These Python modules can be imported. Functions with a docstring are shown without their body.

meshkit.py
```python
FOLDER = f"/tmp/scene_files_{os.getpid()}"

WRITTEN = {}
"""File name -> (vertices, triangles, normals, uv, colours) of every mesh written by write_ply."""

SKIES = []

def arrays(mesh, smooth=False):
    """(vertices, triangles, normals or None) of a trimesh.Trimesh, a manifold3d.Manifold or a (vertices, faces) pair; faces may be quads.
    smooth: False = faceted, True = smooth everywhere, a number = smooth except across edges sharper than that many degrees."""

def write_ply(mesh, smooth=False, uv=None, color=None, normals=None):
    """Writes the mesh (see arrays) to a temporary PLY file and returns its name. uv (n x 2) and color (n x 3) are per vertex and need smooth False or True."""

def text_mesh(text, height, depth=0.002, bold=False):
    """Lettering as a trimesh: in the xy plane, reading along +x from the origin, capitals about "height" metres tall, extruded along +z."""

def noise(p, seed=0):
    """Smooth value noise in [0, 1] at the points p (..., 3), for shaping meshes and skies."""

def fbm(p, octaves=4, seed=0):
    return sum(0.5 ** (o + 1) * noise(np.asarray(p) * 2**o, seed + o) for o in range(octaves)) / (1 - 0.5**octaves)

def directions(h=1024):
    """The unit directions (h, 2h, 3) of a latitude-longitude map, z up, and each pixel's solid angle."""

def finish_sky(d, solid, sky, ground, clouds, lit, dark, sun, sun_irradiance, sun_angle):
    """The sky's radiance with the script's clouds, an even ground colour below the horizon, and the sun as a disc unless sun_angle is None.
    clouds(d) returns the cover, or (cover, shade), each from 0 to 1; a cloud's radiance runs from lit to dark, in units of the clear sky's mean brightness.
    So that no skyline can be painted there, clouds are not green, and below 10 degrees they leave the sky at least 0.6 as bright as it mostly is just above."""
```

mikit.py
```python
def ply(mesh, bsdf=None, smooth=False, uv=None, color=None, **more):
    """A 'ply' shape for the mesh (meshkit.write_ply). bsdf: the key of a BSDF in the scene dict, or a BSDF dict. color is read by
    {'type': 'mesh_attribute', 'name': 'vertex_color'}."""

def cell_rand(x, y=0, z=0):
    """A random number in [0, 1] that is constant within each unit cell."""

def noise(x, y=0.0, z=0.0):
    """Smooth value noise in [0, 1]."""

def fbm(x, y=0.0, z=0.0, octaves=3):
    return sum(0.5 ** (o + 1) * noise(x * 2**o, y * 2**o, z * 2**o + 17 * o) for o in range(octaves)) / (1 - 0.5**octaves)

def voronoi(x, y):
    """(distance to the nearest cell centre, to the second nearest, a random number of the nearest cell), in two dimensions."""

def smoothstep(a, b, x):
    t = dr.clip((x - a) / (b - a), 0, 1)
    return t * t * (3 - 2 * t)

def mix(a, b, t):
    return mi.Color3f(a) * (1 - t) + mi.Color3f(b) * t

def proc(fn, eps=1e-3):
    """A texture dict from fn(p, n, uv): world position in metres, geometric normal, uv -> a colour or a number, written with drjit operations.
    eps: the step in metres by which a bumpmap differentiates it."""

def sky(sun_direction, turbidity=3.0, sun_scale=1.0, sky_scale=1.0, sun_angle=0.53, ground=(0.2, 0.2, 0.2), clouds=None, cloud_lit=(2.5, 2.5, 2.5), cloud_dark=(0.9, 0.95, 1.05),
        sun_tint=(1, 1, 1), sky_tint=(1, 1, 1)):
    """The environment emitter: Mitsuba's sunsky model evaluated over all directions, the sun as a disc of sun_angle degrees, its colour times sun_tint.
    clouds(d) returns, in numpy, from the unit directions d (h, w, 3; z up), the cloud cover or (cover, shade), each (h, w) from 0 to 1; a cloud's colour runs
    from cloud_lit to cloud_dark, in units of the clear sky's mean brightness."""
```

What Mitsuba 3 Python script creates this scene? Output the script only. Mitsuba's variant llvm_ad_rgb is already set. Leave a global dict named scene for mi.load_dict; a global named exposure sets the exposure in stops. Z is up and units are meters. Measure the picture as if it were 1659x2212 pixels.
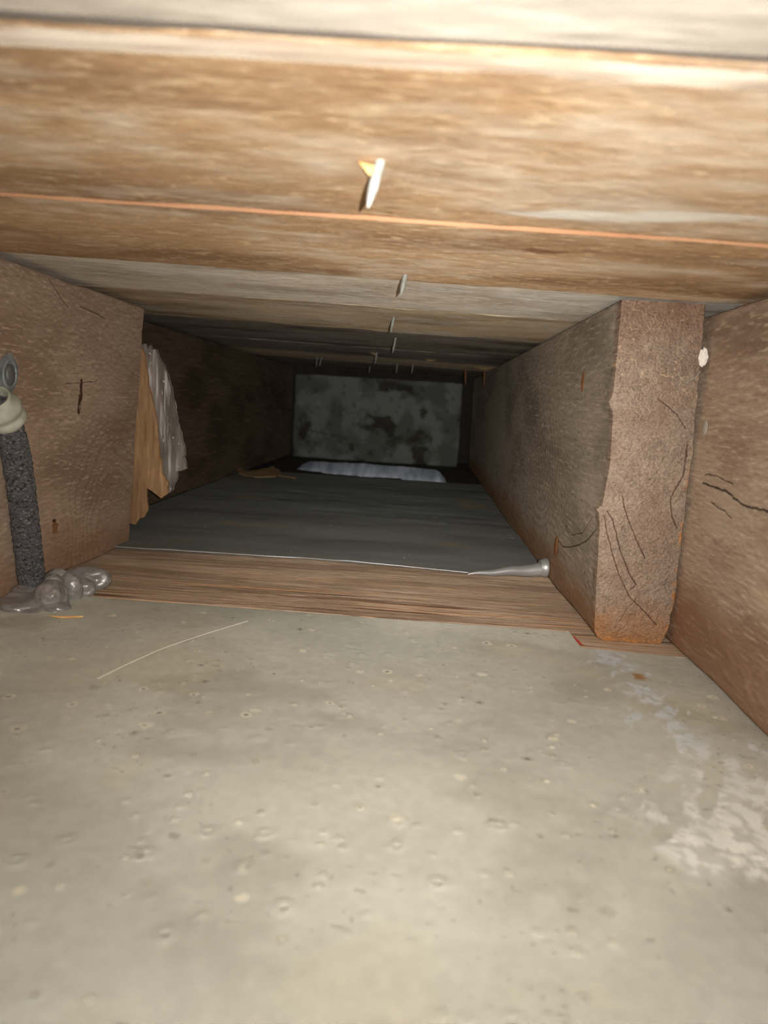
import math
import numpy as np, trimesh, drjit as dr, mitsuba as mi, mikit, meshkit, manifold3d as m3
from mikit import noise, fbm, voronoi, smoothstep, mix, cell_rand, proc
T = mi.ScalarTransform4f
rng = np.random.default_rng(7)
scene, labels = {}, {}

# ------------------------------------------------------------------ camera, light, exposure
scene['camera'] = {
    'type': 'thinlens', 'fov': 57.88, 'fov_axis': 'x', 'aperture_radius': 0.0010, 'focus_distance': 0.50,
    'near_clip': 0.01, 'far_clip': 50.0,
    'to_world': T().look_at(origin=[0, 0, 0], target=[-0.0467, 0.9871, -0.1533], up=[-0.0662, 0.15, 0.9865])}
exposure = 0.0
def flash(name, w, cutoff, beam):                               # the phone's torch beside the lens; its beam falls off in three steps
    scene[name] = {'type': 'spot', 'intensity': {'type': 'rgb', 'value': [w, w * .985, w * .945]}, 'cutoff_angle': cutoff, 'beam_width': beam,
                   'to_world': T().look_at(origin=[.013, -.010, .004], target=[-.025, .99, -.066], up=[0, 0, 1])}
flash('torch_core', .80, 22, 3)
flash('torch_middle', .36, 38, 3)
flash('torch_spill', .30, 85, 22)
scene['ambient'] = {'type': 'constant', 'radiance': {'type': 'rgb', 'value': [.05, .05, .05]}}

# ------------------------------------------------------------------ helpers
def lin(r, g, b):
    return [((c / 255) / 12.92 if c <= 10 else ((c / 255 + .055) / 1.055) ** 2.4) for c in (r, g, b)]

def tag(key, label=None, cat=None, group=None, kind=None):
    d = {}
    if label: d['label'] = label
    if cat: d['category'] = cat
    if group: d['group'] = group
    if kind: d['kind'] = kind
    labels[key] = d

def add(key, mesh, bsdf, smooth=False, **tags):
    scene[key] = mikit.ply(mesh, 'mat_' + bsdf, smooth=smooth)
    if tags: tag(key, **tags)

def ceil_z(x): return .0668 - .019 * x

def block(c, n=(24, 8, 8), bevel=.0015, rough=.0006, freq=60, seed=0):
    """A bevelled, slightly uneven timber: c = function (u, v, w in 0..1) -> points; n = cells along each side; lengths from the corners."""
    axes = []
    L = [np.linalg.norm(c(*[np.array([float(k == a) for _ in (0,)]) for k in range(3)]) - c(*[np.zeros(1)] * 3)) for a in range(3)]
    for a in range(3):
        b = min(bevel / L[a], .2)
        axes.append(np.concatenate([[0], np.linspace(b, 1 - b, max(n[a], 2)), [1]]))
    V, Fc, off = [], [], 0
    for a in range(3):
        b, d = [(1, 2), (2, 0), (0, 1)][a]
        for s in (0, 1):
            U, W = np.meshgrid(axes[b], axes[d], indexing='ij')
            P = np.zeros(U.shape + (3,)); P[..., a] = s; P[..., b] = U; P[..., d] = W
            V.append(P.reshape(-1, 3))
            i = np.arange(U.size).reshape(U.shape)
            q = np.stack([i[:-1, :-1], i[1:, :-1], i[1:, 1:], i[:-1, 1:]], -1).reshape(-1, 4)
            if s == 0: q = q[:, ::-1]
            Fc.append(q + off); off += U.size
    V = np.vstack(V); Fc = np.vstack(Fc)
    ext = (V < 1e-9) | (V > 1 - 1e-9)
    k = ext.sum(1)
    pull = np.where(k == 2, .3, np.where(k == 3, .42, 0))
    for a in range(3):
        b = min(bevel / L[a], .2)
        V[:, a] += np.where(ext[:, a], np.where(V[:, a] < .5, 1, -1) * b * pull, 0)
    P = c(V[:, 0], V[:, 1], V[:, 2])
    Fc = np.vstack([Fc[:, [0, 1, 2]], Fc[:, [0, 2, 3]]])
    m = trimesh.Trimesh(P, Fc, process=False); m.merge_vertices(digits_vertex=7)
    P = np.array(m.vertices)
    for a in range(3):
        P[:, a] += rough * 2 * (meshkit.fbm(P * freq + 11 * a + seed, 3) - .5)
    m.vertices = P
    if m.volume < 0: m.invert()
    return m

def slab_box(x0, x1, y0, y1, z0, z1):
    return lambda u, v, w: np.stack([x0 + (x1 - x0) * u, y0 + (y1 - y0) * v, z0 + (z1 - z0) * w], -1)

def tube(path, r, n=14, closed_ends=True):
    path = np.asarray(path, float); r = np.broadcast_to(r, len(path))
    t = np.gradient(path, axis=0); t /= np.linalg.norm(t, axis=1, keepdims=True)
    up = np.array([0, 0, 1.]) if abs(t[0, 2]) < .9 else np.array([1., 0, 0])
    V, Fc = [], []
    a = np.linspace(0, 2 * np.pi, n, endpoint=False)
    for p, d, q in zip(path, t, r):
        s = np.cross(d, up); s /= np.linalg.norm(s); e = np.cross(s, d); up = e if abs(d @ up) > .95 else up
        V.append(p + q * (np.cos(a)[:, None] * s + np.sin(a)[:, None] * e))
    m = len(path); V = np.vstack(V)
    for i in range(m - 1):
        for j in range(n):
            k = (j + 1) % n
            Fc += [[i * n + j, i * n + k, (i + 1) * n + k], [i * n + j, (i + 1) * n + k, (i + 1) * n + j]]
    if closed_ends:
        V = np.vstack([V, path[0], path[-1]])
        for j in range(n):
            k = (j + 1) % n
            Fc += [[m * n, k, j], [m * n + 1, (m - 1) * n + j, (m - 1) * n + k]]
    g = trimesh.Trimesh(V, Fc, process=False)
    if closed_ends and g.volume < 0: g.invert()
    return g

def extrude(poly, depth):
    from shapely.geometry import Polygon
    return trimesh.creation.extrude_polygon(Polygon(poly).buffer(0), depth, engine='earcut')

# ------------------------------------------------------------------ materials
def seg(px, py, a, b):
    """distance to a segment in 2D"""
    dx, dy = b[0] - a[0], b[1] - a[1]
    t = dr.clip(((px - a[0]) * dx + (py - a[1]) * dy) / (dx * dx + dy * dy), 0, 1)
    return dr.sqrt(dr.square(px - a[0] - t * dx) + dr.square(py - a[1] - t * dy))

def poly(px, py, pts):
    d = mi.Float(9)
    for a, b in zip(pts[:-1], pts[1:]): d = dr.minimum(d, seg(px, py, a, b))
    return d

def material(key, col, bump=None, bump_scale=.001, rough=.8, spec=.25, metallic=0., eps=3e-4, **kw):
    b = {'type': 'principled', 'base_color': proc(col) if callable(col) else {'type': 'rgb', 'value': col}, 'roughness': rough if not callable(rough) else proc(rough), 'specular': spec, 'metallic': metallic, **kw}
    if bump:
        b = {'type': 'bumpmap', 'arbitrary': {**proc(bump, eps)}, 'bsdf': b, 'scale': bump_scale}
    scene['mat_' + key] = {'type': 'twosided', 'bsdf': b}

AX = {'x': (0, 1, 2), 'y': (1, 0, 2), 'z': (2, 0, 1)}
def grain_coords(p, axis):
    i, j, k = AX[axis]
    return p[i], p[j], p[k]

def wood(axis, dark, mid, light, dust, dust_amt=.5, fine=420., along=14., ring=90., seed=0., mottle=.5, speck=.4, extra=None):
    dark, mid, light, dust = lin(*dark), lin(*mid), lin(*light), lin(*dust)
    def f(p, n, uv):
        a, b, c = grain_coords(p, axis)
        a = a + seed; wv = .012 * (fbm(a * 7, b * 14 + seed, c * 14, 2) - .5)
        b2, c2 = b + wv, c + wv * .8
        broad = fbm(a * 10 + 3, b2 * ring, c2 * ring, 3)
        streak = fbm(a * along, b2 * fine, c2 * fine, 3)
        fine2 = noise(a * along * 4, b2 * fine * 3, c2 * fine * 3)
        col = mix(mix(dark, mid, smoothstep(.25, .6, broad)), light, smoothstep(.52, .85, streak) * .75)
        col = mix(col, dark, smoothstep(.52, .2, streak) * .55)
        col = col * (.82 + .36 * fine2)
        m = fbm(a * 11 + 5, b * 24 + seed, c * 24, 4)
        m2 = fbm(a * 60, b * 190, c * 190 + 9, 2)
        col = mix(col, dust, smoothstep(.58 - .3 * dust_amt, .8, m * .65 + m2 * .35) * min(dust_amt * 1.6, .9))
        col = mix(col, dark, smoothstep(.60, .78, fbm(a * 20, b * 45 + 31, c * 45 + seed, 3)) * mottle)
        s = noise(a * 340 + 7, b * 620, c * 620)
        col = mix(col, light, smoothstep(.86, .97, s) * speck)
        return extra(p, col) if extra else col
    def h(p, n, uv):
        a, b, c = grain_coords(p, axis)
        return fbm((a + seed) * along * 1.6, b * fine, c * fine, 2) * .7 + .5 * noise(a * 200, b * 330 + seed, c * 330)
    return f, h

def crackmark(px, py, pts, w, jit=.0012):
    w, jit = w * .72, jit * .6
    j = jit * (noise(px * 260, py * 260) - .5) + jit * .5 * (noise(px * 900, py * 900) - .5)
    return smoothstep(w, w * .35, poly(px + j, py - j, pts) + w * .35 * (noise(px * 700, py * 700 + 3) - .5))

# boards
f, h = wood('x', (134, 104, 76), (168, 136, 102), (206, 180, 146), (206, 192, 172), .46, fine=900, along=190, ring=30, seed=1.3, mottle=.2, speck=.5,
            extra=lambda p, c: mix(mix(c, lin(96, 62, 40), smoothstep(1, .55, dr.sqrt(dr.square((p.x - .044) / .011) + dr.square((p.y - .302) / .0055)) + .5 * (noise(p.x * 300, p.y * 600) - .5)) * .65),
                                   lin(214, 212, 204), smoothstep(.018, .003, seg(p.x + .01 * (noise(p.x * 90, p.y * 200) - .5), p.y * 2.2 + .02 * (noise(p.x * 70, p.y * 160) - .5), (.03, .545), (.10, .525))) * .6))
material('orange_board', f, h, .0006)
f, h = wood('x', (142, 135, 124), (172, 162, 149), (196, 188, 176), (204, 197, 187), .4, fine=600, along=40, ring=30, seed=4.1, mottle=.2)
material('pale_board', f, h, .0004)
f, h = wood('x', (160, 146, 128), (196, 184, 166), (226, 218, 206), (206, 202, 194), .5, fine=900, along=70, ring=30, seed=7.7, mottle=.4)
material('grey_board', f, h, .0009)
f, h = wood('x', (136, 116, 90), (178, 156, 126), (210, 196, 172), (186, 180, 168), .4, fine=900, along=60, ring=30, seed=2.9, mottle=.4)
material('brown_board', f, h, .0008)
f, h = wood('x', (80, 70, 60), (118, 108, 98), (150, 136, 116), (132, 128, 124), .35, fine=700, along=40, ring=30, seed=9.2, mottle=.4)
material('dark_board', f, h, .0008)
material('fresh_edge', lambda p, n, uv: mix(lin(156, 106, 74), lin(182, 138, 104), fbm(p.x * 30, p.y * 300, p.z * 300, 2)), None, rough=.8)
material('bevel_edge', lambda p, n, uv: mix(lin(172, 152, 132), lin(206, 192, 174), smoothstep(.3, .7, fbm(p.x * 45, p.y * 200, p.z * 200, 2))), None, rough=.8)

# joists
def near_left(p, c):
    y, z = p.y, p.z
    c = mix(c, lin(52, 24, 14), crackmark(y, z, [(.4885, .004), (.487, -.008), (.4835, -.018)], .0034, .004) * .9)
    c = mix(c, lin(60, 46, 36), crackmark(y, z, [(.467, .001), (.512, .004)], .0006) * .8)
    c = mix(c, lin(60, 46, 36), crackmark(y, z, [(.488, .0545), (.515, .053), (.527, .051)], .0007) * .8)
    c = mix(c, lin(60, 46, 36), crackmark(y, z, [(.446, .066), (.462, .0555), (.47, .052)], .0009) * .6)
    hole = dr.sqrt(dr.square((y - .4495) / .0042) + dr.square((z + .095) / .0062)) + .5 * (noise(y * 500, z * 500) - .5)
    c = mix(c, lin(120, 72, 34), smoothstep(1.1, .6, hole) * .8)
    c = mix(c, lin(46, 30, 20), smoothstep(1.2, .7, dr.sqrt(dr.square((y - .4485) / .0028) + dr.square((z + .0905) / .0012))) * .9)
    # growth arcs low on the face
    q = dr.sqrt(dr.square((y - .545) / 1.0) + dr.square(z + .105)) + .012 * (fbm(y * 30, z * 40, 0, 2) - .5)
    arcs = .5 + .5 * dr.sin(q * 820 + 14 * fbm(y * 22, z * 30, 0, 3))
    reg = smoothstep(.105, .07, q) * smoothstep(.018, .035, q) * smoothstep(-.005, -.03, z)
    c = mix(c, lin(92, 70, 52), smoothstep(.5, 1, arcs) * reg * .2)
    low = smoothstep(-.085, -.12, z + .025 * (fbm(y * 22, z * 22, 0, 2) - .5))
    return mix(c, lin(134, 92, 58), low * .55)
f, h = wood('y', (142, 116, 96), (174, 150, 128), (200, 178, 156), (176, 158, 140), .2, fine=620, along=170, ring=18, seed=3.3, mottle=.3, speck=.22, extra=near_left)
material('left_joist_wood', f, h, .0011)
def near_right(p, c):
    y, z = p.y, p.z
    c = mix(c, lin(196, 172, 142), smoothstep(.55, .8, fbm(y * 9, z * 40 + 3, 0, 3)) * smoothstep(.38, .30, y) * .45)
    c = mix(c, lin(40, 30, 24), crackmark(y, z, [(.386, -.032), (.355, -.0335), (.335, -.0375), (.305, -.0365), (.27, -.039)], .0011) * .9)
    c = mix(c, lin(58, 42, 32), crackmark(y, z, [(.384, -.0275), (.37, -.0265), (.35, -.029)], .0008) * .8)
    c = mix(c, lin(58, 42, 32), crackmark(y, z, [(.372, -.041), (.352, -.0435), (.345, -.045)], .0007) * .8)
    low = smoothstep(-.07, -.11, z + .04 * (fbm(y * 18, z * 18, 0, 2) - .5))
    return mix(c, lin(128, 86, 58), low * .6)
f, h = wood('y', (130, 106, 88), (166, 143, 122), (196, 175, 152), (174, 154, 134), .4, fine=650, along=130, ring=22, seed=6.1, mottle=.35, speck=.4, extra=near_right)
material('right_joist_wood', f, h, .0011)
def far_right(p, c):
    y, z, x = p.y, p.z, p.x
    q = dr.sqrt(dr.square((y - .62) / 1.1) + dr.square((z + .045) * 1.2)) + .012 * (fbm(y * 25, z * 30, 0, 2) - .5)
    c = mix(c, lin(96, 78, 62), smoothstep(.5, 1, .5 + .5 * dr.sin(q * 700)) * smoothstep(.10, .05, q) * .3)
    c = mix(c, lin(60, 48, 38), crackmark(y, z, [(.53, -.093), (.505, -.0955), (.478, -.09), (.455, -.084), (.43, -.076), (.404, -.063)], .001) * .9)
    c = mix(c, lin(70, 58, 46), crackmark(y, z, [(.48, -.082), (.445, -.074), (.42, -.06)], .0008) * .7)
    c = mix(c, lin(120, 82, 48), smoothstep(-.09, -.122, z + .02 * (fbm(y * 25, z * 25, 0, 2) - .5)) * .7)
    # sawn end, facing the camera
    end = smoothstep(.412, .4035, y)
    x2, z2 = x, p.z
    e = mix(lin(118, 100, 86), lin(152, 132, 115), fbm(x2 * 150, z2 * 150, 0, 5))
    e = e * (.80 + .40 * noise(x2 * 1100, z2 * 1100, 3))
    e = mix(e, lin(116, 86, 66), smoothstep(.5, .7, fbm(x2 * 45 + 3, z2 * 45, 0, 3)) * .22)
    v1, v2, r = voronoi(x2 * 620, z2 * 620)
    e = mix(e, lin(196, 172, 146), smoothstep(.28, .1, v1) * smoothstep(.55, .8, r) * .35)
    fib = dr.abs(fbm(x2 * 230, z2 * 230, 2, 2) - .5)
    e = mix(e, lin(186, 158, 126), smoothstep(.02, .004, fib) * smoothstep(-.01, .03, z2) * .8)
    e = mix(e, lin(150, 98, 48), smoothstep(-.10, -.132, z2 + .016 * (fbm(x2 * 90, z2 * 90, 0, 3) - .5)) * .75)
    rim = dr.minimum(dr.minimum(.1525 - x2, z2 + .1298), 9) + .0035 * (fbm(x2 * 400, z2 * 400, 6, 3) - .5)
    e = mix(e, lin(176, 116, 56), smoothstep(.0028, .0006, rim) * smoothstep(.0, -.06, z2) * smoothstep(.40, .62, fbm(x2 * 260, z2 * 260, 11, 3)) * .75)
    e = mix(e, lin(120, 80, 58), smoothstep(.035, .065, z2 + .02 * (fbm(x2 * 90, z2 * 90, 4, 3) - .5)) * .5)
    for pts, w in (([(.107, -.0555), (.113, -.074), (.1195, -.09), (.127, -.1025), (.138, -.112), (.144, -.118)], .0007),
                   ([(.109, -.053), (.1125, -.058), (.118, -.074), (.1255, -.089), (.130, -.095)], .0008),
                   ([(.1165, -.044), (.118, -.05), (.126, -.067), (.133, -.079)], .0008),
                   ([(.149, -.012), (.1485, -.03), (.146, -.036), (.1435, -.045), (.1455, -.054), (.149, -.06)], .0009),
                   ([(.13, .012), (.141, .004), (.147, -.004)], .0006), ([(.130, -.095), (.1275, -.0985)], .0007), ([(.1305, -.103), (.1205, -.121)], .0004)):
        e = mix(e, lin(74, 50, 38), crackmark(x2, z2, pts, w, .0015) * .85)
    return mix(c, e, end)
f, h0 = wood('y', (116, 104, 90), (144, 130, 114), (166, 152, 134), (152, 140, 126), .3, fine=500, along=60, ring=20, seed=8.4, mottle=.2, speck=.1, extra=far_right)
def h(p, n, uv):
    end = smoothstep(.412, .4035, p.y)
    return h0(p, n, uv) * (1 - end) + end * (fbm(p.x * 420, p.z * 420, 1, 3) * 1.2 + .8 * noise(p.x * 1300, p.z * 1300))
material('far_right_wood', f, h, .0010)
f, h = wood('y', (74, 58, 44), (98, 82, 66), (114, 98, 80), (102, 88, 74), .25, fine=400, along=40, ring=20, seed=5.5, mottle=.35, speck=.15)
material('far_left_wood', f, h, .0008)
def beam_extra(p, c):
    x, y = p.x, p.y
    y2 = y + .01 * (fbm(x * 10, y * 20, 0, 2) - .5)
    c = mix(c, lin(84, 54, 36), smoothstep(.60, .72, fbm(x * 10 + 4, y2 * 420, 0, 3)) * smoothstep(.50, .44, y) * .8)
    c = mix(c, lin(196, 150, 110), smoothstep(.62, .75, fbm(x * 9 + 14, y2 * 480, 5, 3)) * smoothstep(.53, .46, y) * .7)
    rm = seg(x, y, (.0975, .4035), (.0995, .3895)) + .0008 * (noise(x * 900, y * 900) - .5)
    return mix(c, lin(176, 54, 54), smoothstep(.0016, .0010, rm) * .9)
f, h = wood('x', (136, 112, 92), (176, 152, 128), (204, 180, 154), (178, 158, 136), .3, fine=700, along=28, ring=60, seed=1.9, mottle=.35, speck=.3, extra=beam_extra)
material('beam_wood', f, h, .0010)

# concrete
def speckle(x, y, s, lo, seed):
    d, _, r = voronoi(x * s + seed, y * s + seed * 3)
    return d, smoothstep(lo, lo + .02, r), r
def concrete(p, n, uv):
    x, y = p.x, p.y
    c = mix(lin(163, 161, 149), lin(184, 182, 168), smoothstep(.3, .7, fbm(x * 9, y * 9, 1, 4)))
    c = mix(c, lin(148, 146, 132), smoothstep(.5, .75, fbm(x * 24, y * 34, 5, 4)) * .55)
    c = mix(c, lin(180, 162, 130), smoothstep(.55, .75, fbm(x * 16 + 4, y * 16, 9, 3)) * .2)
    c = c * (.93 + .14 * fbm(x * 300, y * 300, 0, 2))
    j = .35 * (noise(x * 500, y * 500) - .5)
    for s, lo, sd in ((75, .86, 1.7), (150, .90, 5.1), (62, .93, 3.3)):
        d, on, r = speckle(x, y, s, lo, sd)
        k = .5 + .5 * cell_rand(r * 9999)
        rad = .13 * k * k + .03
        ringm = smoothstep(rad + .07, rad + .02, d + j * .3) * on
        core = smoothstep(rad * .55, rad * .35, d + j * .3) * on
        c = mix(c, mix(lin(140, 134, 118), lin(212, 204, 182), smoothstep(.3, .7, cell_rand(r * 7777))), ringm * .45)
        c = mix(c, mix(lin(86, 80, 74), lin(200, 190, 164), smoothstep(.4, .6, cell_rand(r * 5555))), core * .65)
    fl = noise(x * 420, y * 520 + 3)
    c = mix(c, lin(92, 84, 74), smoothstep(.88, .95, fl) * .4 * smoothstep(.5, .62, fbm(x * 30, y * 30, 2, 2)))
    # flaking white paint along the right side
    d = poly(x + .05 * (fbm(x * 40, y * 40, 7, 4) - .5), y + .05 * (fbm(x * 40, y * 40, 3, 4) - .5), [(.108, .365), (.118, .33), (.122, .29), (.130, .26), (.122, .215), (.105, .20)])
    w = smoothstep(.028, .006, d + .022 * (fbm(x * 130, y * 90, 8, 3) - .5)) * smoothstep(.44, .60, fbm((x * .5 + y) * 50, (x - y * .5) * 150, 21, 5) + .18 * smoothstep(.02, .0, d) - .10 + .22 * smoothstep(.24, .21, y))
    w = w * (.25 + .75 * smoothstep(.34, .56, fbm(x * 300 + y * 160, y * 240 - x * 120, 4, 3)))
    c = mix(c, mix(lin(176, 182, 186), lin(226, 224, 214), smoothstep(.30, .21, y) * .7 + .3 * noise(x * 260, y * 260)), w * .8)
    rust = dr.sqrt(dr.square((x - .1189) / .0042) + dr.square((y - .3453) / .0062)) + .7 * (fbm(x * 500, y * 500, 0, 2) - .5)
    c = mix(c, lin(146, 104, 48), smoothstep(1.1, .4, rust) * .85)
    return c
def concrete_h(p, n, uv):
    x, y = p.x, p.y
    out = .4 * fbm(x * 120, y * 120, 0, 3)
    for s, lo, sd in ((70, .78, 1.7), (150, .86, 5.1)):
        d, on, r = speckle(x, y, s, lo, sd)
        out = out + smoothstep(.3, .12, d) * on * .5 - smoothstep(.1, .04, d) * on * .7
    return out
material('concrete', concrete, concrete_h, .0008, rough=.85, spec=.15)
def back_concrete(p, n, uv):
    x, z = p.x, p.z
    c = mix(lin(96, 98, 90), lin(122, 125, 117), smoothstep(.35, .65, fbm(x * 30, z * 30, 1, 4)))
    c = mix(c, lin(50, 45, 35), smoothstep(.52, .68, fbm(x * 22 + 8, z * 26, 4, 4) + .25 * smoothstep(.16, .0, dr.sqrt(dr.square(x + .07) + dr.square((z + .08) * 1.6))) - .1) * .85)
    d, on, r = speckle(x, z, 45, .6, 2.2)
    c = mix(c, lin(48, 44, 38), smoothstep(.24, .12, d + .4 * (noise(x * 180, z * 180) - .5)) * on * .35)
    d, on, r = speckle(x, z, 30, .8, 6.2)
    c = mix(c, lin(132, 138, 130), smoothstep(.3, .12, d + .3 * (noise(x * 200, z * 200) - .5)) * on * .6)
    return mix(c, lin(58, 54, 44), crackmark(x, z, [(-.3, -.065), (-.24, -.073), (-.17, -.083)], .005, .01) * .5)
material('back_concrete', back_concrete, lambda p, n, uv: fbm(p.x * 60, p.z * 60, 0, 4), .004, rough=.9, spec=.2)
material('soil', lambda p, n, uv: mix(lin(48, 44, 40), lin(66, 60, 54), fbm(p.x * 60, p.y * 60, 0, 3)), None, rough=1.)
material('joint_dirt', lin(92, 84, 76), None, rough=1.)
material('underlay', lin(40, 33, 26), None, rough=1.)

# metals and the rest
def sheetcol(p, n, uv):
    c = mix(lin(98, 100, 96), lin(116, 118, 113), fbm(p.x * 12, p.y * 26, 0, 4))
    c = mix(c, lin(84, 86, 82), smoothstep(.5, .66, fbm(p.x * 5, p.y * 24, 4, 3)) * .45)
    c = mix(c, lin(128, 112, 88), smoothstep(.68, .8, fbm(p.x * 14 + 3, p.y * 22, 9, 3)) * .5)
    return mix(c, lin(200, 200, 190), smoothstep(.955, .985, noise(p.x * 260, p.y * 260)) * .6)
material('dull_metal', sheetcol, lambda p, n, uv: fbm(p.x * 9, p.y * 20, 0, 3), .004, rough=.75, spec=.35)
material('bright_metal', lambda p, n, uv: mix(lin(150, 148, 146), lin(200, 198, 196), fbm(p.x * 60, p.y * 120, p.z * 120, 2)), None, rough=.38, metallic=.55, spec=.5)
material('strip_metal', lambda p, n, uv: mix(lin(112, 118, 128), lin(150, 156, 166), smoothstep(.3, .7, fbm(p.x * 90, p.y * 40, p.z * 20, 3))), lambda p, n, uv: fbm(p.x * 70, p.y * 40, p.z * 15, 2), .006, rough=.5, spec=.5)
material('dull_nail', lambda p, n, uv: mix(lin(92, 92, 84), lin(140, 140, 130), fbm(p.x * 400, p.y * 400, p.z * 300, 2)), None, rough=.6, spec=.4)
material('nail_steel', lambda p, n, uv: mix(lin(150, 150, 142), lin(206, 208, 204), fbm(p.x * 400, p.y * 400, p.z * 300, 2)), None, rough=.5, metallic=.25, spec=.5)
material('rusty_steel', lambda p, n, uv: mix(lin(96, 62, 40), lin(140, 96, 66), fbm(p.x * 400, p.y * 400, p.z * 300, 2)), None, rough=.8)
material('sealant_grey', lambda p, n, uv: mix(mix(lin(134, 130, 124), lin(160, 156, 150), fbm(p.x * 160, p.y * 160, p.z * 160, 3)), lin(66, 62, 58), smoothstep(.72, .84, fbm(p.x * 330 + 4, p.y * 330, p.z * 330, 3))),
         lambda p, n, uv: fbm(p.x * 260, p.y * 260, p.z * 260, 2), .0012, rough=.36, spec=.6, metallic=.35)
def sleeve(p, n, uv):
    c = mix(lin(70, 68, 70), lin(104, 102, 102), fbm(p.x * 500, p.y * 500, p.z * 420, 3))
    c = mix(c, lin(150, 146, 138), smoothstep(.66, .8, noise(p.x * 900, p.y * 900, p.z * 1100)) * .55)
    return mix(c, lin(34, 30, 30), smoothstep(.64, .78, noise(p.x * 640 + 9, p.y * 640, p.z * 640)) * .6)
material('woven_sleeve', sleeve, lambda p, n, uv: noise(p.x * 700, p.y * 700, p.z * 900) + .5 * noise(p.x * 1500, p.y * 1500, p.z * 1700), .0022, rough=.85, eps=2e-4)
material('clamp_paint', lambda p, n, uv: mix(lin(140, 142, 124), lin(190, 190, 172), fbm(p.x * 160, p.y * 160, p.z * 160, 3)), lambda p, n, uv: fbm(p.x * 300, p.y * 300, p.z * 300, 2), .0006, rough=.5, spec=.5)
material('zinc_plate', lambda p, n, uv: mix(lin(110, 118, 116), lin(164, 168, 166), fbm(p.x * 220, p.y * 220, p.z * 220, 2)), None, rough=.5, metallic=.35, spec=.5)
material('screw_steel', lin(104, 102, 98), None, rough=.5, metallic=.3)
f, h = wood('z', (122, 90, 62), (160, 122, 86), (190, 154, 114), (166, 138, 110), .25, fine=260, along=24, ring=60, seed=2.2, mottle=.3)
material('raw_chip', f, h, .0016)
f, h = wood('z', (96, 86, 78), (140, 130, 120), (212, 206, 200), (154, 146, 138), .3, fine=420, along=26, ring=90, seed=3.8, mottle=.35, speck=.8)
material('weathered_chip', f, h, .0022)
material('splinter_wood', lambda p, n, uv: mix(lin(206, 148, 82), lin(240, 196, 130), fbm(p.x * 300, p.y * 300, p.z * 300, 2)), None, rough=.8)
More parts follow.
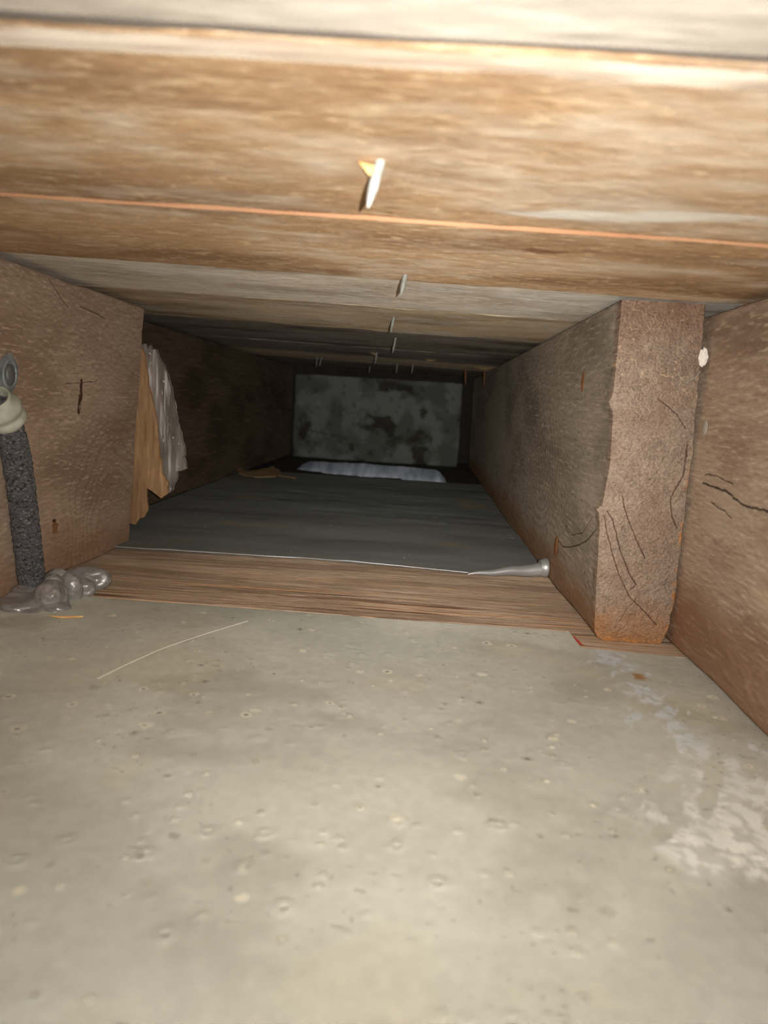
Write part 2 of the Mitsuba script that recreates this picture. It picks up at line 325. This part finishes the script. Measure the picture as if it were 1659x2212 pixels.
material('knot_wood', lambda p, n, uv: mix(lin(98, 62, 36), lin(134, 90, 56), fbm(p.x * 600, p.y * 300, p.z * 200, 2)), None, rough=.7)
material('scrap_wood', lambda p, n, uv: mix(lin(104, 84, 58), lin(138, 114, 80), fbm(p.x * 60, p.y * 90, p.z * 90, 3)), None, rough=.8)
material('hair', lin(222, 214, 200), None, rough=.6)
material('web_white', lin(236, 228, 216), None, rough=.9)
material('web_grey', lin(150, 140, 126), None, rough=.9)

# ------------------------------------------------------------------ setting: floors, back wall, ceiling
def floor_mesh():
    return block(lambda u, v, w: np.stack([-.40 + .72 * u, -.40 + .8125 * v, -.25 + .1200 * w], -1), (120, 140, 3), .001, .0001, 14, 2)
add('floor', floor_mesh(), 'concrete', True, label='pale grey pitted concrete top in the foreground with flaking white paint at its right', kind='structure')
add('floor_far', block(slab_box(-.40, .32, .6085, 1.75, -.25, -.1345), (10, 20, 3), .001, .001, 14, 5), 'soil', False, label='dark ground behind the sheet at the far end of the bay', kind='structure')
add('wall_back', block(slab_box(-.297, .0865, 1.60, 1.70, -.1330, .0560), (40, 8, 20), .004, .003, 25, 3), 'back_concrete', 40, label='stained grey concrete end face closing the bay at the far end', kind='structure')

add('wall_end', block(slab_box(-.62, .60, 1.76, 1.80, -.25, .30), (4, 3, 4), .002, .001, 14, 5), 'soil', False, label='dark void behind the concrete end face', kind='structure')
tag('ceiling', 'underside of the floor boards laid across the joists', kind='structure')
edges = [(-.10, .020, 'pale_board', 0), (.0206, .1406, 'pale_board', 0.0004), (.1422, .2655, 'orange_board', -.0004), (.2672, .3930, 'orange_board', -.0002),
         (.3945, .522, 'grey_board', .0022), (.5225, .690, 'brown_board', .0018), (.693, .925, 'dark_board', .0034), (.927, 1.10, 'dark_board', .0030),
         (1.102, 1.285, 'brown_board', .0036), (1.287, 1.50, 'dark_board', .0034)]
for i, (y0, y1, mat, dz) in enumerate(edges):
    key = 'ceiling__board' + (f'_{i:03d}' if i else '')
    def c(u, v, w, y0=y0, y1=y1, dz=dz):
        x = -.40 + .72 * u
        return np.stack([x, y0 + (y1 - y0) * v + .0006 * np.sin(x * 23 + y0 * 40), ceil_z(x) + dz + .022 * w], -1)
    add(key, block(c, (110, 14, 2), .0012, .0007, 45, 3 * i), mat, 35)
# the fresh, torn arris along two of the boards
def arris(y, z0, w, hgt, seed):
    xs = np.linspace(-.30, .20, 160)
    wob = meshkit.fbm(np.stack([xs * 40, xs * 0 + seed, xs * 0], -1), 3) - .5
    V = []
    for x, q in zip(xs, wob):
        b = ceil_z(x) + z0; yy = y + .0006 * math.sin(x * 23 + y * 40)
        V += [[x, yy - w * (.7 + .6 * q), b + .0002], [x, yy - w * .2, b - hgt * (.8 + .8 * q)], [x, yy + w * .8, b + .0001], [x, yy, b + .0035]]
    Fc = []
    for i in range(len(xs) - 1):
        for j in range(4):
            a, b2 = i * 4 + j, i * 4 + (j + 1) % 4
            Fc += [[a, b2, b2 + 4], [a, b2 + 4, a + 4]]
    n = len(V); Fc += [[0, 1, 2], [0, 2, 3], [n - 4, n - 2, n - 3], [n - 4, n - 1, n - 2]]
    m = trimesh.Trimesh(V, Fc, process=False)
    if m.volume < 0: m.invert()
    return m
add('ceiling__joint', block(lambda u, v, w: np.stack([-.40 + .72 * u, .1404 + .0020 * v, ceil_z(-.40 + .72 * u) + .0003 + .010 * w], -1), (60, 2, 2), .0002, .0004, 60, 8), 'joint_dirt', False, label='dark dirt packed joint between the first two boards')
add('ceiling__board_002__torn_edge', arris(.1470, -.0007, .0048, .0003, 1), 'bevel_edge', False, label='bright torn edge along the board')
add('ceiling__board_003__torn_edge', arris(.2672, -.0003, .0012, .0011, 5), 'fresh_edge', False, label='orange torn edge along the board')

# ------------------------------------------------------------------ joists and beam
zt = ceil_z
add('joist', block(lambda u, v, w: np.stack([-.2870 + .0440 * u, -.38 + (.950 + .032 * w) * v, -.1298 + (.1298 + zt(-.2870 + .0440 * u) - .0022) * w], -1), (6, 60, 24), .003, .0012, 40, 1),
    'left_joist_wood', 40, label='reddish brown joist at the left carrying the dark cable', cat='joist')
add('joist_001', block(lambda u, v, w: np.stack([.1545 + .045 * u, -.38 + 1.13 * v, -.1298 + .1892 * w], -1), (6, 60, 24), .003, .0010, 40, 2),
    'right_joist_wood', 40, label='cracked brown joist along the right edge, beside the squared joist end', cat='joist')
add('joist_002', block(lambda u, v, w: np.stack([-.345 + .045 * u, .50 + 1.09 * v, -.1280 + (.1280 + zt(-.345 + .045 * u) - .0002) * w], -1), (6, 40, 16), .003, .0010, 30, 3),
    'far_left_wood', 40, label='dark joist on the left running back behind the broken wood piece', cat='joist')

def far_right_joist():
    prof = np.array([(.0655, .1035, .0035), (.05, .1037, .0036), (.0159, .1040, .0035), (.0110, .1035, .002), (.0085, .1022, .0006), (.003, .1050, .0008), (-.010, .1060, .0018), (-.0255, .1066, .0024),
                     (-.0436, .1052, .002), (-.0500, .1045, .0022), (-.0525, .1018, .0006), (-.0545, .1035, .0006), (-.063, .1046, .0014), (-.09, .1060, .0012), (-.119, .1075, .0012),
                     (-.1245, .1082, .0014), (-.1280, .1100, .002), (-.1298, .1140, .002)])[::-1]
    zs = np.unique(np.concatenate([np.linspace(-.1298, .0640, 90), prof[:, 0]])); zs = zs[(zs <= .0640)]
    xl = np.interp(zs, prof[:, 0], prof[:, 1] + .6 * np.minimum(prof[:, 2], .0008)); ch = np.interp(zs, prof[:, 0], np.minimum(prof[:, 2], .0005))
    xr = np.interp(zs, [-.1298, -.1265, -.115, -.09, -.06, -.02, .0135, .0534, .064], [.1480, .1505, .1525, .1534, .1530, .1532, .1522, .1502, .1500])
    xr = xr + .0016 * (meshkit.fbm(np.stack([zs * 160, zs * 0, zs * 0], -1), 3) - .5)
    V = []; nx = 10
    for z, a, c, b in zip(zs, xl, ch, xr):
        left = a + .0006; far = .1045 + .0041 * (.0655 - z) / .1953
        ring = [(far + .003, 1.59), (far + .003, 1.2), (far + .0025, .8), (far + .0005, .52), (left * .6 + far * .4 + .0006, .45), (left, .40 + c * 1.6)]
        ring += [(a + c + (b - a - c - .0008) * t, .40) for t in np.linspace(0, 1, nx)]
        ring += [(b, .4015), (b, .55), (b - .0012, 1.59)]
        V += [(x, y, z) for x, y in ring]
    R = len(ring); V = np.array(V); Fc = []
    for i in range(len(zs) - 1):
        for j in range(R):
            k = (j + 1) % R
            Fc += [[i * R + j, i * R + k, (i + 1) * R + k], [i * R + j, (i + 1) * R + k, (i + 1) * R + j]]
    e = (len(zs) - 1) * R
    for j in range(1, R - 1):
        Fc += [[0, j + 1, j], [e, e + j, e + j + 1]]
    V[:, 1] += np.where(V[:, 1] < .402, .0016 * (meshkit.fbm(V * 130, 4) - .5), 0)
    V[:, 0] += np.where(V[:, 1] > .402, .0008 * (meshkit.fbm(V * 40 + 5, 2) - .5), 0)
    m = trimesh.Trimesh(V, Fc, process=False)
    if m.volume < 0: m.invert()
    return m
add('joist_003', far_right_joist(), 'far_right_wood', 35, label='brown joist with its sawn end facing forward right of the bay', cat='joist')
for k, (y, z, hh, ww) in enumerate(((.4815, .0227, .0075, .0030), (.5258, -.0991, .0080, .0040))):      # raw plugs in the face of that joist
    m = trimesh.creation.icosphere(2); m.apply_scale([.0012, ww, hh]); v = np.array(m.vertices); v *= 1 + .35 * (meshkit.noise(v * 700 + k)[:, None] - .5)
    m.vertices = v + [.1060 if k == 0 else .1078, y, z]
    add('joist_003__knot' + ('_001' if k else ''), m, 'knot_wood', True, label='small orange knot')

def beam_mesh():
    from shapely.geometry import Polygon
    xs = np.linspace(-.40, .0975, 60)
    front = [(x, .4136 + .0008 * math.sin(x * 37) + .004 * (x + .19)**2) for x in xs]
    pts = front + [(.0978, .398), (.0984, .3845), (.115, .3838), (.1437, .3815), (.32, .3815), (.32, .605), (-.40, .605)]
    m = extrude(pts, .118); m.apply_translation([0, 0, -.2480])
    return m
bm = beam_mesh()
# the slab is cut around the beam
fm = m3.Manifold(m3.Mesh(np.asarray(floor_mesh().vertices, np.float32), np.asarray(floor_mesh().faces, np.uint32)))
bb = bm.copy(); bb.apply_translation([0, -.0004, 0]); bb.apply_scale([1, 1, 1.2])
cut = m3.Manifold(m3.Mesh(np.asarray(bb.vertices, np.float32), np.asarray(bb.faces, np.uint32)))
fm2 = fm - cut if fm.status() == m3.Error.NoError and not fm.is_empty() else fm
if not fm2.is_empty(): scene['floor'] = mikit.ply(fm2, 'mat_concrete', smooth=30)
add('beam', bm, 'beam_wood', False, label='flat weathered timber lying across the bay under the joists', cat='beam')

# ------------------------------------------------------------------ metal sheet behind the beam
def sheet():
    nx, ny = 90, 60
    U, W = np.meshgrid(np.linspace(0, 1, nx), np.linspace(0, 1, ny), indexing='ij')
    x = -.2990 + (.1075 + .2990) * U
    y0 = np.interp(x, [-.30, -.243, -.20, -.12, -.0954, 0, .0436, .07, .1095], [.540, .543, .5440, .5475, .5503, .545, .539, .543, .551])
    y = y0 + (1.195 - y0) * W
    z = -.1286 + .0022 * (meshkit.fbm(np.stack([x * 8, y * 8, x * 0], -1), 3) - .5) * np.clip(W * 6, 0.3, 1) + .0012
    top = np.stack([x, y, z], -1).reshape(-1, 3)
    bot = top - [0, 0, .0009]
    i = np.arange(nx * ny).reshape(nx, ny); n = nx * ny
    q = np.stack([i[:-1, :-1], i[1:, :-1], i[1:, 1:], i[:-1, 1:]], -1).reshape(-1, 4)
    rim = np.concatenate([i[:, 0], i[-1, 1:], i[-2::-1, -1], i[0, -2:0:-1]])
    r2 = np.roll(rim, -1)
    side = np.stack([rim, rim + n, r2 + n, r2], -1)
    F4 = np.vstack([q, q[:, ::-1] + n, side])
    m = trimesh.Trimesh(np.vstack([top, bot]), np.vstack([F4[:, [0, 1, 2]], F4[:, [0, 2, 3]]]), process=False)
    if m.volume < 0: m.invert()
    return m, top.reshape(nx, ny, 3)
sm, grid = sheet()
add('metal_sheet__panel', sm, 'dull_metal', 30)
tag('metal_sheet', 'dull dark grey metal sheet covering the bottom of the bay behind the beam', 'metal sheet')
lip = [tuple(p + np.array([0, -.0002, -.0002 + .0008 * (meshkit.noise(np.array([p[0] * 60, 0, 0])) - .3)])) for p in grid[:76, 0]]
add('metal_sheet__edge', tube(lip, .0006, 6), 'bright_metal', True, label='thin bright cut edge')
path = np.linspace(0, 1, 30)
fold = np.stack([.0436 + .0610 * path, .5385 + .0135 * path, -.1290 + .0052 * path ** .8 + .0004 * np.sin(path * 14)], -1)
rad = .0006 + .0050 * path ** .8
add('metal_sheet__rolled_corner', tube(fold, rad, 18), 'bright_metal', 40, label='silvery edge rolled up into a cone')
capp = np.stack([np.linspace(.1015, .1072, 9), .5518 + .0008 * np.linspace(0, 1, 9), np.full(9, -.1222)], -1)
add('metal_sheet__rolled_corner__rim', tube(capp, .0058 + .0020 * np.sin(np.linspace(.1, 1.9, 9)), 18), 'bright_metal', 40, label='flared rim')

def strip_mesh():
    xs = np.linspace(-.214, .047, 120)
    top = np.interp(xs, [-.214, -.206, -.194, -.10, 0, .030, .036, .047], [-.1205, -.1125, -.1075, -.1050, -.1065, -.1078, -.111, -.124])
    bot = np.interp(xs, [-.214, -.17, -.169, -.08, -.079, -.03, -.029, .047], [-.1215, -.1238, -.1252, -.1270, -.1262, -.1262, -.1288, -.1292])
    top = top + .0018 * (meshkit.fbm(np.stack([xs * 90, xs * 0, xs * 0], -1), 3) - .5)
    bot = bot + .0014 * (meshkit.fbm(np.stack([xs * 120, xs * 0 + 4, xs * 0], -1), 3) - .5)
    V, Fc = [], []; K = 7
    for x, a, b in zip(xs, top, bot):
        w = .0012 * math.sin(x * 260 + 3 * math.sin(x * 60))
        for s in (0, 1):
            for t in np.linspace(0, 1, K):
                V.append([x, 1.2010 + .012 * t ** 2 + w * t + .001 * s, b + (a - b) * t])
    R = 2 * K
    order = list(range(K)) + list(range(2 * K - 1, K - 1, -1))
    for i in range(len(xs) - 1):
        for j in range(R):
            a, b = order[j], order[(j + 1) % R]
            Fc += [[i * R + a, i * R + b, (i + 1) * R + b], [i * R + a, (i + 1) * R + b, (i + 1) * R + a]]
    e = (len(xs) - 1) * R
    for j in range(1, R - 1): Fc += [[order[0], order[j + 1], order[j]], [e + order[0], e + order[j], e + order[j + 1]]]
    m = trimesh.Trimesh(V, Fc, process=False)
    if m.volume < 0: m.invert()
    return m
add('metal_sheet__turned_up_edge', strip_mesh(), 'strip_metal', 40, label='pale crinkled strip turned up at the far end of the sheet')

# ------------------------------------------------------------------ nails through the boards
def nail(base, tip, r):
    base, tip = np.array(base), np.array(tip)
    d = tip - base; L = np.linalg.norm(d)
    prof = [(-.25, 1), (0, 1), (.35, 1.02), (.6, 1.0), (.8, .74), (.93, .42), (1, .14)]
    return tube([base + d * t for t, _ in prof], [r * q for _, q in prof], 10)
NAILS = [((-.0165, .2062, .0671), (-.0194, .2062, .0544), .0014, 'large blurred silver nail with a wood splinter at its base, nearest the camera'),
         ((-.0139, .3752, .0671), (-.0156, .3752, .0565), .0013, 'grey nail point at the joint of the orange and the grey board'),
         ((-.0286, .5724, .0673), (-.0302, .5724, .0568), .0012, 'grey nail point in the brown board, third counted from the front'),
         ((-.0349, .7652, .0690), (-.0371, .7652, .0547), .0013, 'grey nail point in the first dark board, fourth counted from the front'),
         ((-.0704, .9972, .0690), (-.0723, .9972, .0552), .0013, 'thin nail point just above the top of the far concrete face, with a small splinter'),
         ((-.1818, 1.2193, .0715), (-.1845, 1.2193, .0575), .0012, 'right one of the close pair of nail points at the far left'),
         ((-.1906, 1.228, .0715), (-.1912, 1.228, .0569), .0012, 'left one of the close pair of nail points at the far left'),
         ((-.1111, 1.3990, .0700), (-.1124, 1.3990, .0589), .0012, 'short faint nail point, farthest back, left of the middle'),
         ((-.0508, 1.2416, .0690), (-.0517, 1.2416, .0549), .0012, 'left one of the two small nail points above the middle of the concrete face'),
         ((-.0226, 1.2047, .0690), (-.0241, 1.2047, .0532), .0012, 'right one of the two small nail points above the middle of the concrete face'),
         ((.0657, 1.1968, .0670), (.0686, 1.1968, .0388), .0014, 'long rusty nail over the right corner of the concrete face'),
         ((.0948, 1.155, .0665), (.0953, 1.155, .0391), .0014, 'long rusty nail at the far right close to the joist')]
for i, (b, t, r, l) in enumerate(NAILS):
    key = 'nail' + (f'_{i:03d}' if i else '')
    add(key, nail(b, t, r), 'rusty_steel' if i >= 10 else 'dull_nail' if i else 'nail_steel', 50, label=l, cat='nail', group='nails through the ceiling boards')

def sliver(pts, th, seed=0):
    pts = np.asarray(pts, float)
    h1 = m3.Manifold.hull_points(np.vstack([pts, pts + np.asarray(th)]).astype(np.float32))
    m = h1.to_mesh(); return trimesh.Trimesh(m.vert_properties[:, :3], m.tri_verts)
def cz(x, y, d): return [x, y, ceil_z(x) + d]
add('wood_splinter', sliver([cz(-.0226, .2063, -.0008), cz(-.0178, .2066, -.0015), cz(-.0194, .2064, -.0042), cz(-.0180, .2064, -.0030)], [0, .0006, .0004]), 'splinter_wood', False,
    label='orange splinter torn out beside the large blurred nail', cat='splinter')
add('wood_splinter_001', sliver([cz(-.0800, .996, .0018), cz(-.071, .9975, .0014), cz(-.0715, .9965, -.0020)], [0, .001, .0008]), 'scrap_wood', False,
    label='tiny pale splinter beside a thin nail point in front of the concrete face', cat='splinter')
add('wood_splinter_002', sliver([cz(-.003, 1.06, .0030), cz(.016, 1.055, .0028), cz(.004, 1.058, -.0005)], [0, .001, .0008]), 'scrap_wood', False,
    label='tiny orange splinter on a dark ceiling board right of the middle', cat='splinter')
add('wood_splinter_003', sliver([cz(.075, 1.152, .0030), cz(.110, 1.15, .0034), cz(.095, 1.153, -.0015), cz(.088, 1.153, -.0008)], [0, .001, .0008]), 'scrap_wood', False,
    label='pale splinter at the foot of the far right rusty nail', cat='splinter')

# ------------------------------------------------------------------ broken wood piece behind the left joist end
def chip(outline, y0, th, tilt, mat_seed):
    """outline in (x, z); a plate facing the camera with ragged edges, its right side going back by 'tilt' per metre"""
    from shapely.geometry import Polygon
    p = np.array(Polygon(outline).segmentize(.002).exterior.coords)[:-1]
    q = np.stack([p[:, 0] * 300, p[:, 1] * 300, p[:, 0] * 0 + mat_seed], -1)
    p = p + .0018 * np.stack([meshkit.fbm(q, 3) - .5, meshkit.fbm(q + 9, 3) - .5], -1)
    m = extrude(p, th)                                   # x, z, depth
    m = m.subdivide_to_size(.006)
    v = np.array(m.vertices)
    w = np.stack([v[:, 0], y0 + (v[:, 0] + .25) * tilt + v[:, 2] + .0022 * (meshkit.fbm(np.stack([v[:, 0] * 90, v[:, 1] * 30, v[:, 2] * 20 + mat_seed], -1), 3) - .5), v[:, 1]], -1)
    m = trimesh.Trimesh(w, m.faces, process=False)
    if m.volume < 0: m.invert()
    return m
def px(l, sx=1.):  # the outline was measured from a corner; metres
    return l
raw = [(-.2620, .0335), (-.2515, .0360), (-.2480, .0300), (-.2455, .0050), (-.2400, -.0140), (-.2372, -.0280), (-.2355, -.0520), (-.2325, -.0740), (-.2272, -.0825), (-.2276, -.0930), (-.2340, -.0962),
       (-.2400, -.0915), (-.2462, -.0880), (-.2462, -.1000), (-.2448, -.1080), (-.2482, -.1150), (-.2530, -.1162), (-.2560, -.1222), (-.2630, -.1210), (-.2680, -.1190), (-.2680, -.03)]
gry = [(-.2530, .0395), (-.2498, .0412), (-.2485, .0360), (-.2462, .0395), (-.2440, .0350), (-.2415, .0365), (-.2395, .0310), (-.2340, .0225), (-.2275, -.0020), (-.2215, -.0310), (-.2170, -.0500),
       (-.2158, -.0575), (-.2172, -.0580), (-.2140, -.0690), (-.2170, -.0712), (-.2225, -.0722), (-.2228, -.0800), (-.2255, -.0840), (-.2262, -.0900), (-.2295, -.0930), (-.2480, -.0850), (-.2560, -.02)]
add('wood_fragment__raw_layer', chip(raw, .6145, .0030, .10, 1), 'raw_chip', False, label='raw orange brown broken layer')
add('wood_fragment__weathered_layer', chip(gry, .6187, .0055, .25, 2), 'weathered_chip', False, label='grey weathered layer')
tag('wood_fragment', 'broken orange and grey piece of wood standing up behind the end of the left joist', 'wood piece')

# ------------------------------------------------------------------ cable, clamp, sealant
kn = np.array([(-.2345, .3755, -.0100), (-.2343, .3805, -.0183), (-.2340, .3870, -.0300), (-.2337, .3928, -.0500), (-.2335, .3972, -.0754), (-.2333, .4012, -.1044), (-.2330, .4040, -.1240), (-.2330, .4048, -.1290)])
from scipy.interpolate import CubicSpline
tt = np.concatenate([[0], np.cumsum(np.linalg.norm(np.diff(kn, axis=0), axis=1))])
cab = CubicSpline(tt, kn)(np.linspace(0, tt[-1], 200))
cm = tube(cab, .0077, 40)
v = np.array(cm.vertices); cm.vertices = v + np.array(cm.vertex_normals) * (.0016 * (meshkit.fbm(v * [420, 420, 480], 2) - .5))[:, None]
add('cable', cm, 'woven_sleeve', True, label='dark grey cloth-sleeved cable standing against the left joist', cat='cable')

d = np.array([.05, -.72, .69]); d /= np.linalg.norm(d)
o = kn[1]
prof = [(-.0060, .0086), (-.0058, .0094), (-.0040, .0108), (-.0020, .0108), (-.0004, .0098), (.0006, .0094), (.0018, .0100), (.0040, .0114), (.0062, .0113), (.0085, .0098), (.0110, .0088), (.0135, .0086), (.0140, .0080), (.0135, .0072), (.0100, .0068), (.0030, .0066)]
cb = trimesh.creation.revolve(np.array([(r, a) for a, r in prof]), sections=48)
cb.apply_transform(trimesh.geometry.align_vectors([0, 0, 1], d)); cb.apply_translation(o)
cb.vertices = np.array(cb.vertices) + .0006 * (meshkit.fbm(np.array(cb.vertices) * 160, 2)[:, None] - .5)
add('cable_clamp__band', cb, 'clamp_paint', True, label='pale ribbed band around the cable')
th = np.linspace(0, 2 * np.pi, 40, endpoint=False)
def ear(th):
    y = .0090 * np.cos(th); z = .0120 * np.sin(th)
    pinch = 1 - .32 * np.abs(np.sin(th)) ** 3
    return np.stack([y * pinch, z], -1)
em = extrude(ear(th), .0014)
ev = np.array(em.vertices)
def ear_to_world(v): return np.stack([-.2428 + v[:, 2], .3985 + v[:, 0] + .1 * v[:, 1], .0045 + v[:, 1]], -1)
em.vertices = ear_to_world(ev)
if em.volume < 0: em.invert()
add('cable_clamp__ear', em, 'zinc_plate', False, label='blue-grey leaf-shaped plate')
ringp = np.stack([.0062 * np.cos(th) * (1 - .2 * np.abs(np.sin(th)) ** 3), .0085 * np.sin(th), th * 0 + .0016], -1)
rp = ear_to_world(np.vstack([ringp, ringp[:2]]))
add('cable_clamp__ear__raised_rim', tube(rp, .0010, 8, True), 'zinc_plate', True)
sc = trimesh.creation.icosphere(3); sc.apply_scale([.0022, .0042, .0062]); sc.vertices = np.array(sc.vertices) + [-.2412, .3987, .0042]
add('cable_clamp__screw', sc, 'screw_steel', True, label='dark oval screw head')
tag('cable_clamp', 'painted metal clamp fixing the top of the dark cable to the left joist', 'clamp')

def blob(c, r, n=3, amp=.10, seed=0):
    m = trimesh.creation.icosphere(n); v = np.array(m.vertices)
    v = v * np.asarray(r) * (1 + amp * (meshkit.fbm(v * 1.8 + seed, 2)[:, None] - .5) * 2)
    return m3.Manifold(m3.Mesh((v + np.asarray(c)).astype(np.float32), np.asarray(m.faces, np.uint32)))
parts = [blob((-.2265, .3900, -.1305), (.0200, .0190, .0065), 4, .3, 1), blob((-.2350, .4000, -.1300), (.0100, .0130, .0095), 4, .2, 2),
         blob((-.2135, .3900, -.1250), (.0095, .0100, .0105), 4, .16, 3), blob((-.2085, .3850, -.1300), (.0085, .0080, .0045), 4, .2, 9),
         blob((-.2185, .4080, -.1245), (.0112, .0065, .0120), 4, .06, 4), blob((-.2110, .4060, -.1250), (.0085, .0055, .0108), 4, .06, 5),
         blob((-.2175, .4000, -.1195), (.0058, .0045, .0062), 4, .08, 6),
         blob((-.2065, .4160, -.1265), (.0072, .0060, .0070), 4, .08, 7), blob((-.2120, .4330, -.1250), (.0155, .0080, .0088), 4, .14, 8)]
sl = parts[0]
for q in parts[1:]: sl = sl + q
sl = sl ^ m3.Manifold.cube((.2, .2, .1)).translate((-.2415, .33, -.1300))
add('sealant', sl, 'sealant_grey', 40, label='lumpy silvery grey sealant squeezed around the foot of the dark cable', cat='sealant')

# ------------------------------------------------------------------ small debris
hp = np.stack([np.interp(np.linspace(0, 1, 40), [0, .5, 1], [-.1384, -.1205, -.0941]), np.interp(np.linspace(0, 1, 40), [0, .5, 1], [.2903, .3330, .3862]), np.full(40, -.1297)], -1)
hp[:, 0] += .004 * np.sin(np.linspace(0, np.pi, 40))*-.6
hp[:, 2] += .0008 * np.sin(np.linspace(0, np.pi, 40))
add('hair', tube(hp, .00022, 6), 'hair', True, label='long pale hair lying on the concrete', cat='hair')
add('straw', tube([(-.2040, .3690, -.1295), (-.1955, .3680, -.1294), (-.1855, .3720, -.1295)], [.0002, .0006, .0005], 6), 'splinter_wood', True, label='short bit of straw on the concrete below the sealant', cat='straw')
def scrap():
    o = [(-.302, 1.115), (-.290, 1.085), (-.262, 1.070), (-.232, 1.082), (-.228, 1.098), (-.200, 1.082), (-.199, 1.088), (-.228, 1.108), (-.235, 1.135), (-.250, 1.150), (-.262, 1.120), (-.285, 1.100), (-.297, 1.125)]
    m = extrude([(x + .006, y - .004) for x, y in o], .0025).subdivide_to_size(.008)
    v = np.array(m.vertices); v[:, 2] += -.1246 + .010 * np.clip((v[:, 1] - 1.075) / .07, 0, 1) * np.clip((-.23 - v[:, 0]) / .04 + .6, 0, 1) + .003 * (meshkit.fbm(v * 60, 2) - .5)
    m.vertices = v; return m
add('wood_scrap', scrap(), 'scrap_wood', False, label='dim tan scrap of split wood lying on the metal sheet by the left joist', cat='wood scrap')
cc = trimesh.creation.icosphere(3); v = np.array(cc.vertices); v = v * [.0022, .0018, .0050] * (1 + .8 * (meshkit.fbm(v * 3, 3)[:, None] - .5)); cc.vertices = v + [.1513, .3990, .0355]
add('cocoon', cc, 'web_white', False, label='small white cocoon caught at the edge of the sawn joist end', cat='cocoon')
add('cobweb', tube([(.1505, .3985, .028), (.148, .3980, .0245), (.1435, .3982, .0215), (.140, .3980, .0235), (.1385, .3982, .027)], .00035, 6), 'web_grey', True, label='curled pale thread on the sawn joist end below the cocoon', cat='cobweb')
dd = trimesh.creation.icosphere(3); v = np.array(dd.vertices) * [.0012, .0022, .0042]; dd.vertices = v + [.1538, .3900, -.0025]
add('cocoon_001', dd, 'web_grey', True, label='small grey drop-shaped case stuck on the right joist beside the sawn end', cat='cocoon')
